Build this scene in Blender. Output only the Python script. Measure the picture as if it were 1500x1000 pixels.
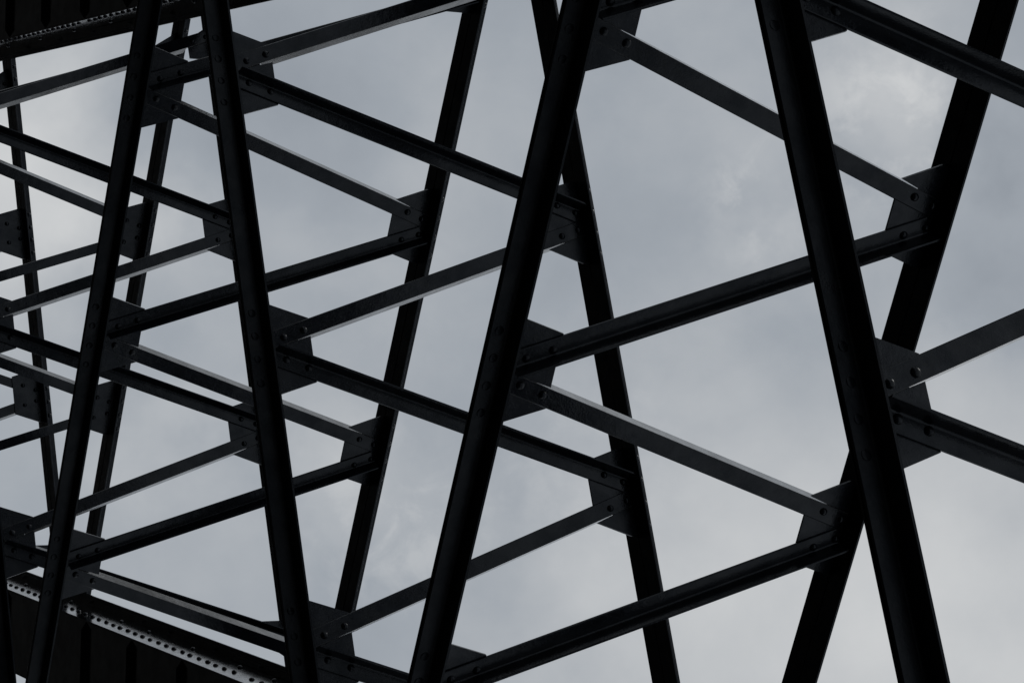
import bpy, math, random
from mathutils import Vector, Matrix

random.seed(7)
scene = bpy.context.scene
for o in list(bpy.data.objects):
    bpy.data.objects.remove(o, do_unlink=True)

# ------------------------------------------------------------------ camera
NEAR_Z = 6.0                      # height of the bracing's lower angles above the ground
cam_data = bpy.data.cameras.new('camera')
cam_data.sensor_width = 36.0
cam_data.lens = 90.045            # short telephoto
cam_data.clip_start = 0.1
cam_data.clip_end = 2000.0
cam = bpy.data.objects.new('camera', cam_data)
scene.collection.objects.link(cam)
cam.matrix_world = Matrix((
    (0.46756244, -0.03122657, 0.88340832, 16.0322),
    (-0.03016012, -0.99935753, -0.01936225, -0.2720),
    (0.88344537, -0.01759064, -0.46820385, NEAR_Z - 4.3),
    (0, 0, 0, 1)))
scene.camera = cam

# ------------------------------------------------------------------ world: broken grey overcast over a pale blue sky
SUN_EL, SUN_AZ = math.radians(58), math.radians(200)
world = bpy.data.worlds.new('World')
scene.world = world
world.use_nodes = True
wn, wl = world.node_tree.nodes, world.node_tree.links
wn.clear()
w_out = wn.new('ShaderNodeOutputWorld')
w_bg = wn.new('ShaderNodeBackground')
w_bg.inputs['Strength'].default_value = 0.10
w_sky = wn.new('ShaderNodeTexSky')
w_sky.sky_type = 'NISHITA'
w_sky.sun_disc = False
w_sky.sun_elevation = SUN_EL
w_sky.sun_rotation = SUN_AZ
w_tc = wn.new('ShaderNodeTexCoord')
CLOUD_OFFSET = (3.1, 1.7, 0.4)
w_map = wn.new('ShaderNodeMapping')
w_map.inputs['Location'].default_value = CLOUD_OFFSET
wl.new(w_tc.outputs['Generated'], w_map.inputs['Vector'])

def wnoise(scale, detail, rough, dist=0.0):
    n = wn.new('ShaderNodeTexNoise')
    n.inputs['Scale'].default_value = scale
    n.inputs['Detail'].default_value = detail
    n.inputs['Roughness'].default_value = rough
    n.inputs['Distortion'].default_value = dist
    wl.new(w_map.outputs['Vector'], n.inputs['Vector'])
    return n

def wramp(src, stops):
    r = wn.new('ShaderNodeValToRGB')
    r.color_ramp.interpolation = 'EASE'
    e = r.color_ramp.elements
    e[0].position, e[0].color = stops[0]
    e[1].position, e[1].color = stops[-1]
    for p, c in stops[1:-1]:
        k = e.new(p)
        k.color = c
    wl.new(src, r.inputs['Fac'])
    return r

broad = wnoise(6.5, 3.0, 0.5, 0.0)          # big soft banks of cloud
wisp = wnoise(15.0, 6.0, 0.55, 0.15)         # torn wisps on top of them
edge = wnoise(12.0, 5.0, 0.58, 0.0)           # frays the outlines of the banks

def wmath(op, a, b=None, c=None):
    m = wn.new('ShaderNodeMath'); m.operation = op
    for i, v in enumerate((a, b, c)):
        if v is None:
            continue
        if isinstance(v, (int, float)):
            m.inputs[i].default_value = v
        else:
            wl.new(v, m.inputs[i])
    return m.outputs['Value']

# fray the view direction, then measure the angle to every bank of cloud
w_fray = wn.new('ShaderNodeVectorMath'); w_fray.operation = 'MULTIPLY_ADD'
w_sub = wn.new('ShaderNodeVectorMath'); w_sub.operation = 'SUBTRACT'
w_sub.inputs[1].default_value = (0.5, 0.5, 0.5)
wl.new(edge.outputs['Color'], w_sub.inputs[0])
wl.new(w_sub.outputs['Vector'], w_fray.inputs[0])
w_fray.inputs[1].default_value = (0.11, 0.11, 0.11)
wl.new(w_tc.outputs['Generated'], w_fray.inputs[2])
# thicker (darker) and thinner (brighter) banks: direction, angular radius, change of brightness
BANKS = [
    ((-0.9581, -0.0351, 0.2844), 0.0613, 0.160),
    ((-0.9497, -0.0569, 0.3081), 0.0586, 0.050),
    ((-0.8042, -0.0772, 0.5894), 0.0453, 0.090),
    ((-0.7876, 0.1056, 0.6071), 0.1493, 0.130),
    ((-0.8190, 0.1369, 0.5572), 0.0933, 0.050),
    ((-0.9005, 0.0897, 0.4255), 0.0453, 0.060),
    ((-0.9343, 0.0600, 0.3515), 0.0373, 0.070),
    ((-0.8337, -0.0367, 0.5509), 0.0187, 0.050),
    ((-0.8588, 0.1215, 0.4977), 0.0693, 0.050),
    ((-0.9147, -0.0711, 0.3978), 0.0693, -0.060),
    ((-0.9253, 0.0727, 0.3723), 0.0267, -0.060),
    ((-0.8561, -0.0487, 0.5145), 0.0693, -0.050),
    ((-0.7770, -0.0676, 0.6258), 0.0240, -0.060),
    ((-0.7871, -0.0059, 0.6168), 0.0320, -0.070),
    ((-0.9130, -0.0238, 0.4072), 0.0426, -0.030),
]
tone = wmath('MULTIPLY_ADD', broad.outputs['Fac'], 0.36, 0.262)
tone = wmath('ADD', tone, wmath('MULTIPLY_ADD', wisp.outputs['Fac'], 0.22, -0.11))
for d, r, amp in BANKS:
    dist = wn.new('ShaderNodeVectorMath'); dist.operation = 'DISTANCE'
    wl.new(w_fray.outputs['Vector'], dist.inputs[0])
    dist.inputs[1].default_value = d
    mr = wn.new('ShaderNodeMapRange'); mr.interpolation_type = 'SMOOTHSTEP'
    mr.inputs['From Min'].default_value = r * 1.25
    mr.inputs['From Max'].default_value = 0.0
    mr.inputs['To Min'].default_value = 0.0
    mr.inputs['To Max'].default_value = amp * 1.2
    wl.new(dist.outputs['Value'], mr.inputs['Value'])
    tone = wmath('ADD', tone, mr.outputs['Result'])
# a few small torn scraps of brighter cloud
scrap = wnoise(46.0, 6.0, 0.6, 0.3)
w_scrap = wn.new('ShaderNodeMapRange'); w_scrap.interpolation_type = 'SMOOTHSTEP'
w_scrap.inputs['From Min'].default_value = 0.44
w_scrap.inputs['From Max'].default_value = 0.68
wl.new(scrap.outputs['Fac'], w_scrap.inputs['Value'])
SCRAPS = [((-0.8337, -0.0367, 0.5509), 0.035, 0.14), ((-0.8060, -0.0720, 0.5875), 0.060, 0.11), ((-0.9005, 0.0897, 0.4255), 0.060, 0.09), ((-0.8710, 0.0600, 0.4876), 0.070, 0.05)]
for d, r, amp in SCRAPS:
    dist = wn.new('ShaderNodeVectorMath'); dist.operation = 'DISTANCE'
    wl.new(w_tc.outputs['Generated'], dist.inputs[0])
    dist.inputs[1].default_value = d
    mr = wn.new('ShaderNodeMapRange'); mr.interpolation_type = 'SMOOTHSTEP'
    mr.inputs['From Min'].default_value = r
    mr.inputs['From Max'].default_value = 0.0
    mr.inputs['To Max'].default_value = amp
    wl.new(dist.outputs['Value'], mr.inputs['Value'])
    tone = wmath('MULTIPLY_ADD', mr.outputs['Result'], w_scrap.outputs['Result'], tone)
cloud = wramp(tone, [
    (0.20, (0.215, 0.240, 0.275, 1)),
    (0.40, (0.345, 0.375, 0.410, 1)),
    (0.52, (0.470, 0.490, 0.510, 1)),
    (0.75, (0.690, 0.695, 0.690, 1))])
cloud.color_ramp.interpolation = 'LINEAR'
w_gain = wn.new('ShaderNodeVectorMath'); w_gain.operation = 'SCALE'
w_gain.inputs['Scale'].default_value = 10.0      # the background runs at 0.1
wl.new(cloud.outputs['Color'], w_gain.inputs[0])
w_cov = wn.new('ShaderNodeMix'); w_cov.data_type = 'RGBA'
w_cov.inputs['Factor'].default_value = 0.96      # nearly closed cloud cover
wl.new(w_sky.outputs['Color'], w_cov.inputs['A'])
wl.new(w_gain.outputs['Vector'], w_cov.inputs['B'])
wl.new(w_cov.outputs['Result'], w_bg.inputs['Color'])
wl.new(w_bg.outputs['Background'], w_out.inputs['Surface'])

# ------------------------------------------------------------------ sun behind the cloud
sun_data = bpy.data.lights.new('sun', 'SUN')
sun_data.energy = 0.5
sun_data.angle = math.radians(20)
sun_data.color = (1.0, 0.97, 0.92)
sun = bpy.data.objects.new('sun', sun_data)
scene.collection.objects.link(sun)
sd = Vector((math.cos(SUN_EL) * math.sin(SUN_AZ), math.cos(SUN_EL) * math.cos(SUN_AZ), math.sin(SUN_EL)))
sun.rotation_euler = (-sd).to_track_quat('-Z', 'Y').to_euler()
sun.location = sd * 60

vs = scene.view_settings
vs.view_transform = 'Standard'
vs.look = 'None'
vs.exposure = 0.0
vs.gamma = 1.0
vs.use_curve_mapping = False

# ------------------------------------------------------------------ materials
def paint(name, base, rough_lo, rough_hi, bump, chips, coat=(0.5, 1.0), ior=1.24, up_grey=0.0):
    m = bpy.data.materials.new(name)
    m.use_nodes = True
    n, l = m.node_tree.nodes, m.node_tree.links
    b = n['Principled BSDF']
    g = n.new('ShaderNodeNewGeometry')
    def noise(scale, detail, rough=0.55):
        t = n.new('ShaderNodeTexNoise')
        t.inputs['Scale'].default_value = scale
        t.inputs['Detail'].default_value = detail
        t.inputs['Roughness'].default_value = rough
        l.new(g.outputs['Position'], t.inputs['Vector'])
        return t
    big, mid, fine = noise(2.3, 4), noise(14, 5), noise(150, 4)
    # tone: old paint, slightly patchy
    r = n.new('ShaderNodeValToRGB')
    r.color_ramp.elements[0].position = 0.3
    r.color_ramp.elements[1].position = 0.75
    r.color_ramp.elements[0].color = (*[c * 0.7 for c in base], 1)
    r.color_ramp.elements[1].color = (*[c * 1.5 for c in base], 1)
    l.new(mid.outputs['Fac'], r.inputs['Fac'])
    # chips and grit
    c = n.new('ShaderNodeValToRGB')
    c.color_ramp.elements[0].position = 0.66
    c.color_ramp.elements[1].position = 0.73
    c.color_ramp.elements[0].color = (0, 0, 0, 1)
    c.color_ramp.elements[1].color = (1, 1, 1, 1)
    l.new(fine.outputs['Fac'], c.inputs['Fac'])
    mx = n.new('ShaderNodeMix'); mx.data_type = 'RGBA'
    mx.inputs['B'].default_value = (*chips, 1)
    l.new(c.outputs['Color'], mx.inputs['Factor'])
    l.new(r.outputs['Color'], mx.inputs['A'])
    # patchy pale grey mixed into whatever faces upwards
    sep = n.new('ShaderNodeSeparateXYZ')
    l.new(g.outputs['Normal'], sep.inputs['Vector'])
    up = n.new('ShaderNodeMapRange')
    up.inputs['From Min'].default_value = 0.15
    up.inputs['From Max'].default_value = 0.45
    up.inputs['To Max'].default_value = up_grey
    l.new(sep.outputs['Z'], up.inputs['Value'])
    dm = n.new('ShaderNodeMath'); dm.operation = 'MULTIPLY'
    l.new(up.outputs['Result'], dm.inputs[0])
    dn = n.new('ShaderNodeMapRange')
    dn.inputs['From Min'].default_value = 0.25
    dn.inputs['From Max'].default_value = 0.6
    dn.inputs['To Min'].default_value = 0.45
    l.new(mid.outputs['Fac'], dn.inputs['Value'])
    l.new(dn.outputs['Result'], dm.inputs[1])
    md = n.new('ShaderNodeMix'); md.data_type = 'RGBA'
    md.inputs['B'].default_value = (0.25, 0.245, 0.235, 1)
    l.new(dm.outputs['Value'], md.inputs['Factor'])
    l.new(mx.outputs['Result'], md.inputs['A'])
    l.new(md.outputs['Result'], b.inputs['Base Color'])
    mr = n.new('ShaderNodeMapRange')
    mr.inputs['From Min'].default_value = 0.3
    mr.inputs['From Max'].default_value = 0.7
    mr.inputs['To Min'].default_value = rough_lo
    mr.inputs['To Max'].default_value = rough_hi
    l.new(big.outputs['Fac'], mr.inputs['Value'])
    l.new(mr.outputs['Result'], b.inputs['Roughness'])
    # two thin glossy layers of bitumen paint: little reflection face on, strong at grazing angles
    b.inputs['IOR'].default_value = ior
    b.inputs['Specular Tint'].default_value = (0.80, 0.90, 1.0, 1)
    b.inputs['Coat IOR'].default_value = ior
    l.new(mr.outputs['Result'], b.inputs['Coat Roughness'])
    # worn and dusty patches have lost their gloss
    wear = noise(7.5, 9, 0.68)
    cw = n.new('ShaderNodeMapRange')
    cw.inputs['From Min'].default_value = 0.36
    cw.inputs['From Max'].default_value = 0.60
    cw.inputs['To Min'].default_value = coat[0]
    cw.inputs['To Max'].default_value = coat[1]
    l.new(wear.outputs['Fac'], cw.inputs['Value'])
    l.new(cw.outputs['Result'], b.inputs['Coat Weight'])
    # brush marks, runs and grit
    add = n.new('ShaderNodeMath'); add.operation = 'MULTIPLY_ADD'
    add.inputs[1].default_value = 3.0
    l.new(mid.outputs['Fac'], add.inputs[0])
    l.new(fine.outputs['Fac'], add.inputs[2])
    bp = n.new('ShaderNodeBump')
    bp.inputs['Strength'].default_value = bump
    bp.inputs['Distance'].default_value = 0.002
    l.new(add.outputs['Value'], bp.inputs['Height'])
    l.new(bp.outputs['Normal'], b.inputs['Normal'])
    l.new(bp.outputs['Normal'], b.inputs['Coat Normal'])
    return m

M_STEEL = paint('black_angle_paint', (0.0040, 0.0048, 0.0066), 0.26, 0.40, 0.35, (0.022, 0.024, 0.028), (0.15, 0.75), 1.22)
M_PLATE = paint('black_plate_paint', (0.0052, 0.0064, 0.0090), 0.18, 0.32, 0.40, (0.030, 0.033, 0.038), (0.30, 1.0), 1.25, 0.7)
M_BAR = paint('black_bar_paint', (0.0046, 0.0056, 0.0078), 0.10, 0.20, 0.30, (0.030, 0.033, 0.038), (0.35, 1.0), 1.24, 0.9)
M_GIRDER = paint('black_girder_paint', (0.0028, 0.0032, 0.0042), 0.06, 0.11, 0.12, (0.014, 0.014, 0.014), (0.25, 0.85), 1.26)
M_RIVET = paint('black_rivet_paint', (0.0030, 0.0036, 0.0052), 0.20, 0.32, 0.15, (0.010, 0.010, 0.011), (0.3, 0.9), 1.24)

def ground_mat():
    m = bpy.data.materials.new('dark_gravel')
    m.use_nodes = True
    n, l = m.node_tree.nodes, m.node_tree.links
    b = n['Principled BSDF']
    g = n.new('ShaderNodeNewGeometry')
    t = n.new('ShaderNodeTexNoise')
    t.inputs['Scale'].default_value = 9
    t.inputs['Detail'].default_value = 6
    l.new(g.outputs['Position'], t.inputs['Vector'])
    r = n.new('ShaderNodeValToRGB')
    r.color_ramp.elements[0].color = (0.014, 0.014, 0.014, 1)
    r.color_ramp.elements[1].color = (0.034, 0.033, 0.031, 1)
    l.new(t.outputs['Fac'], r.inputs['Fac'])
    l.new(r.outputs['Color'], b.inputs['Base Color'])
    b.inputs['Roughness'].default_value = 1.0
    b.inputs['Specular IOR Level'].default_value = 0.0
    bp = n.new('ShaderNodeBump')
    bp.inputs['Distance'].default_value = 0.02
    l.new(t.outputs['Fac'], bp.inputs['Height'])
    l.new(bp.outputs['Normal'], b.inputs['Normal'])
    return m

# ------------------------------------------------------------------ mesh helpers
COL = scene.collection

def mesh(name, verts, faces, mat, smooth=None):
    me = bpy.data.meshes.new(name)
    me.from_pydata(verts, [], faces)
    me.materials.append(mat)
    me.validate()
    if smooth:
        me.polygons.foreach_set('use_smooth', [True] * len(me.polygons))
        me.set_sharp_from_angle(angle=math.radians(smooth))
    me.update()
    return me

def signed_area(p):
    return 0.5 * sum(p[i][0] * p[(i + 1) % len(p)][1] - p[(i + 1) % len(p)][0] * p[i][1] for i in range(len(p)))

def obj(name, me, parent=None, loc=(0, 0, 0)):
    o = bpy.data.objects.new(name, me)
    COL.objects.link(o)
    o.parent = parent
    o.location = loc
    return o

def thing(name, loc, rz, label, cat, group=None):
    o = bpy.data.objects.new(name, None)
    COL.objects.link(o)
    o.location = loc
    o.rotation_euler = (0, 0, rz)
    o.empty_display_size = 0.2
    o['label'] = label
    o['category'] = cat
    if group:
        o['group'] = group
    return o

def extrude(profile, place, ends=None):
    """profile: list of 2D points; place(a, b, t) -> 3D; ends: list of (t0, t1) per point"""
    k = len(profile)
    v = [place(a, b, ends[i][0]) for i, (a, b) in enumerate(profile)]
    v += [place(a, b, ends[i][1]) for i, (a, b) in enumerate(profile)]
    f = [tuple(range(k)), tuple(range(2 * k - 1, k - 1, -1))]
    f += [(i, i + k, (i + 1) % k + k, (i + 1) % k) for i in range(k)]
    # make the normals point outwards
    c = Vector((0, 0, 0))
    vv = [Vector(p) for p in v]
    n0 = Vector((0, 0, 0))
    for i in range(1, k - 1):
        n0 += (vv[i] - vv[0]).cross(vv[i + 1] - vv[0])
    if n0.dot(vv[k] - vv[0]) > 0:
        f = [tuple(reversed(q)) for q in f]
    return v, f

def box(x0, x1, y0, y1, z0, z1):
    v = [(x0, y0, z0), (x1, y0, z0), (x1, y1, z0), (x0, y1, z0), (x0, y0, z1), (x1, y0, z1), (x1, y1, z1), (x0, y1, z1)]
    f = [(0, 3, 2, 1), (4, 5, 6, 7), (0, 1, 5, 4), (1, 2, 6, 5), (2, 3, 7, 6), (3, 0, 4, 7)]
    return v, f

def bevel_box(x0, x1, y0, y1, z0, z1, c=0.0015):
    """a plate along local x with its four long arrises eased"""
    p = [(y0 + c, z0), (y1 - c, z0), (y1, z0 + c), (y1, z1 - c), (y1 - c, z1), (y0 + c, z1), (y0, z1 - c), (y0, z0 + c)]
    return extrude(p, lambda a, b, t: (t, a, b), [(x0, x1)] * len(p))

def angle_profile(leg_a, leg_b, t, r=0.009, toe=0.004, seg=4):
    """rolled angle, heel at the origin, leg a along +x, leg b along +y, root fillet and rounded toes"""
    p = [(0, 0), (leg_a, 0)]
    for i in range(1, seg):
        q = math.pi / 2 * i / (seg - 1)
        p.append((leg_a - toe + toe * math.cos(q), t - toe + toe * math.sin(q)))
    for i in range(seg + 1):
        q = math.pi / 2 * i / seg
        p.append((t + r - r * math.sin(q), t + r - r * math.cos(q)))
    for i in range(0, seg - 1):
        q = math.pi / 2 * i / (seg - 1)
        p.append((t - toe + toe * math.cos(q), leg_b - toe + toe * math.sin(q)))
    p.append((0, leg_b))
    return p

def dome(radius, height, seg=12, rings=3):
    """snap-head rivet standing on z = 0, pointing +z, with a short collar"""
    v, f = [], []
    prof = [(radius, -0.002), (radius, 0.001)]
    for i in range(1, rings + 1):
        q = math.pi / 2 * i / (rings + 0.6)
        prof.append((radius * math.cos(q), 0.001 + height * math.sin(q)))
    for (r, z) in prof:
        for s in range(seg):
            a = 2 * math.pi * s / seg
            v.append((r * math.cos(a), r * math.sin(a), z))
    for i in range(len(prof) - 1):
        for s in range(seg):
            a, b = i * seg + s, i * seg + (s + 1) % seg
            f.append((a, b, b + seg, a + seg))
    f.append(tuple(range((len(prof) - 1) * seg, len(prof) * seg)))
    return v, f

ME_RIVET = mesh('rivet', *dome(0.0170, 0.0125), M_RIVET, smooth=40)
ME_RIVET_FLAT = mesh('flush_rivet', *dome(0.0175, 0.0024), M_STEEL, smooth=60)

# ------------------------------------------------------------------ ground
S = 300
gm = mesh('ground', [(-S, -S, 0), (S, -S, 0), (S, S, 0), (-S, S, 0)], [(0, 1, 2, 3)], ground_mat())
g = obj('ground', gm)
g['kind'] = 'structure'

# ------------------------------------------------------------------ bracing geometry (metres, z from the lower angles)
P, HALF = 2.2353, 2.6219             # panel length, half width between nodes
D = 1.734                            # lower flange to upper flange
STEP = 1.355                         # gusset pitch
C_NEAR = [0.014 + STEP * j for j in (-1, 0, 1)]
C_FAR = [-0.6635 + STEP * j for j in (-1, 0, 1, 2)]
ULEN = 2.56                          # half length of the angles
WP0, WP1 = -0.070, 1.806             # heights where the lacing axes meet
SL = (STEP / 2) / (WP1 - WP0)
AX = math.hypot(SL, 1.0)
AZ, AU = 1 / AX, SL / AX
LBAR = (WP1 - WP0) * AX
TG = 0.0045                          # half gusset thickness
N0 = 0.0050                          # lacing sits on the gusset face
LEG, TB = 0.075, 0.008

# chord angles: local x = across (towards the right of the photo), y = along, z = up
prof = angle_profile(0.100, 0.084, 0.010, toe=0.002)
def chord_mesh(side, up, zf):
    sgn = 1 if up else -1
    z0 = zf if up else zf + 0.010
    pl = lambda a, b, t: (side * (0.005 + a), t, z0 + sgn * b)
    return mesh('chord_angle', *extrude(prof, pl, [(-ULEN, ULEN)] * len(prof)), M_STEEL, smooth=35)
prof_far = angle_profile(0.100, 0.074, 0.010, toe=0.002)
ME_LOW = [chord_mesh(s, False, 0.0) for s in (1, -1)]
prof = prof_far
ME_UP = [chord_mesh(s, True, D) for s in (1, -1)]

def plate_mesh(name, poly, thick, mat):
    """poly in (u, z); plate centred on n = 0"""
    c = 0.0012
    return mesh(name, *extrude(poly, lambda a, b, t: (t, a, b), [(-thick, thick)] * len(poly)), mat)

def bar_point(direction, s, w):
    """direction -1: towards lower u (rising in the photo), +1: towards higher u; w towards the heel"""
    return (direction * AU * s + (-direction) * AZ * w, WP0 + AZ * s + AU * w)

H = LEG / 2
S0_TOE, S0_HEEL = 0.104, 0.112
S1_TOE, S1_HEEL = LBAR - 0.110, LBAR - 0.093
def s0(w): return S0_TOE + (S0_HEEL - S0_TOE) * (w + H) / LEG
def s1(w): return S1_TOE + (S1_HEEL - S1_TOE) * (w + H) / LEG

# where the outstanding leg that points away from the photo stops inside the gussets
NOTCH_NEAR = 0.245
NOTCH_FAR = LBAR - 0.215

def bar_mesh(direction, towards, far_stop=NOTCH_FAR):
    lean = 0.0 if far_stop == NOTCH_FAR or towards else 0.05 * direction / LBAR     # end bars lean a little further
    def place(w, n, s):
        u, z = bar_point(direction, s, w)
        return (n, u + lean * s, z)
    if towards:
        q = angle_profile(LEG, LEG, TB, r=0.008, toe=0.004)      # x: along web from heel, y: outwards
        pr = [(H - a, N0 + b) for a, b in q]
        v, f = extrude(pr, place, [(s0(w), s1(w)) for w, n in pr])
    else:
        c = 0.0012
        pr = [(-H + c, N0), (H, N0), (H, N0 + TB - c), (H - c, N0 + TB), (-H + 0.003, N0 + TB), (-H, N0 + TB - 0.003), (-H, N0 + c)]
        v, f = extrude(pr, place, [(s0(w), s1(w)) for w, n in pr])
        pr = [(H, N0 - 0.0003), (H - TB, N0 - 0.0003), (H - TB, N0 + TB - LEG + 0.003), (H - TB + 0.003, N0 + TB - LEG), (H, N0 + TB - LEG)]
        ends = [(NOTCH_NEAR + (0.03 if n < 0 else 0), far_stop) for w, n in pr]
        v2, f2 = extrude(pr, place, ends)
        k = len(v)
        v += v2
        f += [tuple(i + k for i in q) for q in f2]
    return mesh('lacing_bar', v, f, M_BAR, smooth=35)

# bars and gussets of the two mirror-image strut types
#   type 'slash'  (/) : rising bar has its leg towards us, falling bar away
#   type 'back'   (\) : the reverse
ME_BAR = {}
for kind in ('slash', 'back'):
    ME_BAR[kind, -1] = bar_mesh(-1, kind == 'slash')
    ME_BAR[kind, 1] = bar_mesh(1, kind == 'back')

ME_BAR_END = {}
for kind in ('slash', 'back'):
    ME_BAR_END[kind, -1] = bar_mesh(-1, kind == 'slash', LBAR - 0.275)
    ME_BAR_END[kind, 1] = bar_mesh(1, kind == 'back', LBAR - 0.275)

# on the two farthest struts both bars sit behind the gussets, legs pointing away
def back_bar_mesh(direction):
    def place(w, n, s):
        u, z = bar_point(direction, s, w)
        return (n, u, z)
    pr = [(H - a, -N0 - b) for a, b in angle_profile(LEG, LEG, TB, r=0.008, toe=0.004)]
    return mesh('lacing_bar', *extrude(pr, place, [(s0(w), s1(w)) for w, n in pr]), M_BAR, smooth=35)
ME_BAR_BACK = {d: back_bar_mesh(d) for d in (-1, 1)}

def line_at_z(direction, w, z):
    s = (z - WP0 - AU * w) / AZ
    return bar_point(direction, s, w)[0]

def near_gusset(kind):
    away = 1 if kind == 'slash' else -1
    zb, zt = -0.070, 0.232
    poly = [(-0.235, -0.068), (0.235, -0.068), (0.225, 0.012), (0.152, zt)]
    # slot for the leg that points away; its heel faces the middle of the V
    pu, pz = bar_point(away, NOTCH_NEAR - 0.004, H + 0.001)
    bu = line_at_z(away, H - TB - 0.002, zt)
    au = line_at_z(away, H + 0.003, zt)
    bu2, bz2 = bar_point(away, NOTCH_NEAR - 0.004, H - TB - 0.002)
    slot = [(bu, zt), (bu2, bz2), (pu, pz), (au, zt)]
    if away > 0:
        poly += slot
    else:
        poly += list(reversed(slot))
    poly += [(-0.152, zt), (-0.225, 0.012)]
    return plate_mesh('gusset_plate', poly, TG, M_PLATE)

def far_gusset(kind):
    # bars arriving here: from lower u (direction +1) and from higher u (direction -1); (0, WP1) is the work point
    away = 1 if kind == 'slash' else -1
    zb, zt = 1.523, 1.800
    sgn = -1 if away > 0 else 1
    poly = [(-0.225, zt), (-0.212, 1.70), (-0.152, zb), (0.152, zb), (0.212, 1.70), (0.225, zt)]
    def bp(s, w):
        u, z = bar_point(away, s, w)
        return (u - away * STEP / 2, z)
    # the corner next to the away bar is cut back along its heel
    p1 = bp(NOTCH_FAR + 0.004, H + 0.001)
    p2 = bp(NOTCH_FAR + 0.004, H - TB - 0.002)
    s_b = (zb - WP0 - AU * (H - TB - 0.002)) / AZ
    b = bp(s_b, H - TB - 0.002)
    s_c = (zb + 0.006 - WP0 - AU * (H + 0.005)) / AZ
    c = bp(s_c, H + 0.005)
    if sgn < 0:
        poly = [(-0.225, zt), (-0.212, 1.70), (c[0], c[1]), p1, p2, b, (0.152, zb), (0.212, 1.70), (0.225, zt)]
    else:
        poly = [(-0.225, zt), (-0.212, 1.70), (-0.152, zb), b, p2, p1, (c[0], c[1]), (0.212, 1.70), (0.225, zt)]
    return plate_mesh('gusset_plate', poly, TG, M_PLATE)

ME_GN = {k: near_gusset(k) for k in ('slash', 'back')}
ME_GN_PLAIN = plate_mesh('gusset_plate', [(-0.235, -0.068), (0.235, -0.068), (0.225, 0.012), (0.152, 0.232), (-0.152, 0.232), (-0.225, 0.012)], TG, M_PLATE)
ME_GF_PLAIN = plate_mesh('gusset_plate', [(-0.225, 1.80), (-0.212, 1.70), (-0.152, 1.523), (0.152, 1.523), (0.212, 1.70), (0.225, 1.80)], TG, M_PLATE)
ME_GF = {k: far_gusset(k) for k in ('slash', 'back')}

def end_gusset(sgn):
    poly = [(-0.155, 1.800), (-0.155, 1.575), (-0.030, 1.572), (-0.002, 1.606), (0.072, 1.705), (0.110, 1.755), (0.110, 1.800)]
    return plate_mesh('gusset_plate', [(sgn * a, b) for a, b in poly], TG, M_PLATE)

ME_GE = {1: end_gusset(1), -1: end_gusset(-1)}

def add_rivet(parent, n, u, z, jitter=0.0015, me=ME_RIVET):
    r = obj('rivet', me, parent, (n, u + random.uniform(-jitter, jitter), z + random.uniform(-jitter, jitter)))
    r.rotation_euler = (0, math.pi / 2, 0)
    k = random.uniform(0.94, 1.06)
    r.scale = (k, k, random.uniform(0.9, 1.1))
    return r

LABELS = {
    -2: 'black laced strut whose thin far angle slopes down beside the left picture border',
    -1: 'black laced strut showing only its thin far angle, just behind the leftmost thick angle',
    0: 'black laced strut whose thick near angle shows only in the very bottom left corner',
    1: 'black laced strut with the leftmost thick near angle, leaning down to the bottom left',
    2: 'black laced strut whose thick near angle slopes down past the bottom girder\'s right end',
    3: 'black laced strut with its thick near angle leaning down-left through the picture centre',
    4: 'nearest black laced strut, its near angle thickest of all, sloping down to bottom right',
}
for k in range(-2, 5):
    slash = (k % 2 != 0)
    kind = 'slash' if slash else 'back'
    if slash:
        a, b = Vector(((k + 1) * P, -HALF)), Vector((k * P, HALF))
    else:
        a, b = Vector((k * P, -HALF)), Vector(((k + 1) * P, HALF))
    u = (b - a).normalized()
    n = Vector((u.y, -u.x))
    mid = (a + b) / 2
    t = thing('bracing_strut', (mid.x, mid.y, NEAR_Z), math.atan2(n.y, n.x), LABELS[k], 'strut', 'laced struts of the overhead bracing')
    for i in (0, 1):
        obj('lower_angle', ME_LOW[i], t)
    for i in (0, 1):
        obj('upper_angle', ME_UP[i], t)
    behind = k < 0
    for c in C_NEAR:
        gp = obj('gusset_plate', ME_GN_PLAIN if behind else ME_GN[kind], t, (0, c, 0))
        for du in (-0.164, -0.055, 0.055, 0.164):
            add_rivet(gp, 0.0148, du, -0.040, me=ME_RIVET_FLAT)
        for d in (-1, 1):
            at_end = (d < 0 and c == C_NEAR[0]) or (d > 0 and c == C_NEAR[-1])
            bar = obj('lacing_bar', ME_BAR_BACK[d] if behind else (ME_BAR_END if at_end else ME_BAR)[kind, d], t, (0, c, 0))
            for s in (0.176, 0.284, LBAR - 0.218, LBAR - 0.118):
                bu, bz = bar_point(d, s, 0.006)
                if at_end and not behind and (kind == 'slash') == (d > 0):
                    bu += 0.05 * d * s / LBAR
                add_rivet(bar, TG if behind else N0 + TB, bu, bz)
    for c in C_FAR:
        end = -1 if c == C_FAR[0] else (1 if c == C_FAR[-1] else 0)
        gp = obj('gusset_plate', ME_GE[end] if end else (ME_GF_PLAIN if behind else ME_GF[kind]), t, (0, c, 0))
        for du in ((-0.164, -0.055, 0.055, 0.164) if not end else (-0.11, 0.0, 0.10)):
            add_rivet(gp, 0.0148, du, 1.786)

# ------------------------------------------------------------------ the two riveted girders that carry the bracing
X0, X1 = -9.0, 13.0
YO = 2.690                           # outer face of the box

def add_girder_rivet(parent, x, y, z, side):
    o = obj('rivet', ME_RIVET, parent, (x + random.uniform(-.004, .004), y, z + random.uniform(-.003, .003)))
    o.rotation_euler = (math.pi / 2 * side, 0, 0)
    k = random.uniform(0.97, 1.10)
    o.scale = (k, k, random.uniform(1.0, 1.25))
    return o

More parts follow.
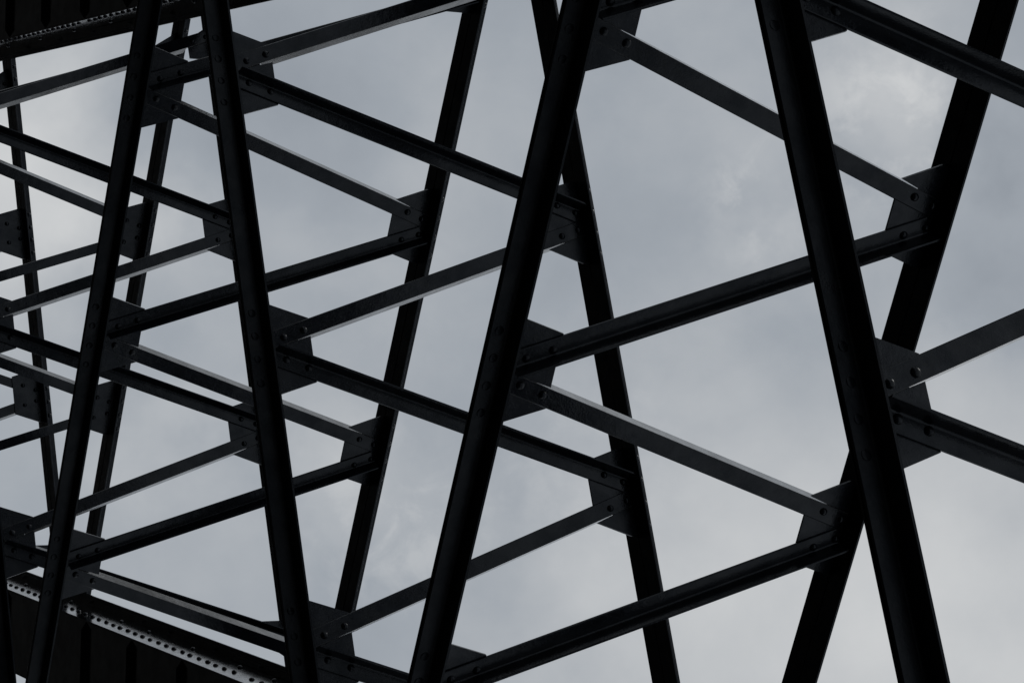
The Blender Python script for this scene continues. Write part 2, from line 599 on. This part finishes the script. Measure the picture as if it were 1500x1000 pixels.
def girder(side, label, YP, ZB, rib_x, rib_pitch, rivet_x, rivet_pitch, rivet_z, splices):
    t = thing('riveted_girder', (0, 0, NEAR_Z), 0, label, 'girder', 'riveted girders either side of the bracing')
    def part(name, x0, x1, y0, y1, z0, z1, parent=t):
        ya, yb = sorted((side * y0, side * y1))
        return obj(name, mesh(name, *bevel_box(x0, x1, ya, yb, z0, z1), M_GIRDER), parent)
    part('cover_plate', X0, X1, 2.014, 2.800, 1.7225, 1.7335)
    part('flange_plate', X0, X1, 2.034, 2.760, 1.7085, 1.7222)
    part('side_plate', X0, X1, YP, YP + 0.012, ZB, 1.7083)
    part('side_plate', X0, X1, YO - 0.012, YO, ZB, 1.7083)
    part('soffit_plate', X0, X1, YP + 0.0122, YO - 0.0122, ZB + 0.002, ZB + 0.012)
    # ribs across the underside with sniped ends
    zs = ZB + 0.0015
    poly = [(YP + 0.013, zs), (YP + 0.015, zs - 0.005), (YP + 0.065, zs - 0.036), (YO - 0.065, zs - 0.036), (YO - 0.015, zs - 0.005), (YO - 0.013, zs)]
    rm = mesh('rib', *extrude(poly, lambda a, b, tt: (tt, side * a, b), [(-0.006, 0.006)] * len(poly)), M_GIRDER)
    for i in range(-9, 15):
        x = rib_x + i * rib_pitch
        if X0 < x < X1:
            obj('rib', rm, t, (x, 0, 0))
    # splice strips under the flange overhang
    for (a, b) in splices:
        part('splice_strip', a, b, 2.046, YP - 0.001, 1.6990, 1.7082)
    # rivets: the long row near the lower edge, a sparse one below the flange
    x = rivet_x - rivet_pitch * 40
    while x < 4.2:
        if x > -6.5 and not any(abs(x - b + 0.9) < rivet_pitch * 0.55 for a, b in splices):
            add_girder_rivet(t, x, side * YP, rivet_z, side)
        x += rivet_pitch
    x = -6.0
    while x < 4.2:
        add_girder_rivet(t, x, side * YP, 1.630, side)
        x += random.choice((0.55, 0.82, 1.1))
    return t

girder(1, 'heavy black riveted girder in the bottom left corner with a pale rivet-studded edge', 2.085, 1.426, -0.94, 0.934, -0.053, 0.148, 1.522, [(1.05, 2.57)])
girder(-1, 'heavy black riveted girder along the top left corner, narrow row of small rivets', 2.097, 1.460, -2.337, 0.90, -0.373, 0.118, 1.500, [(-1.9, -0.60)])

# ------------------------------------------------------------------ render settings
scene.render.engine = 'CYCLES'
scene.cycles.max_bounces = 6
scene.render.film_transparent = False
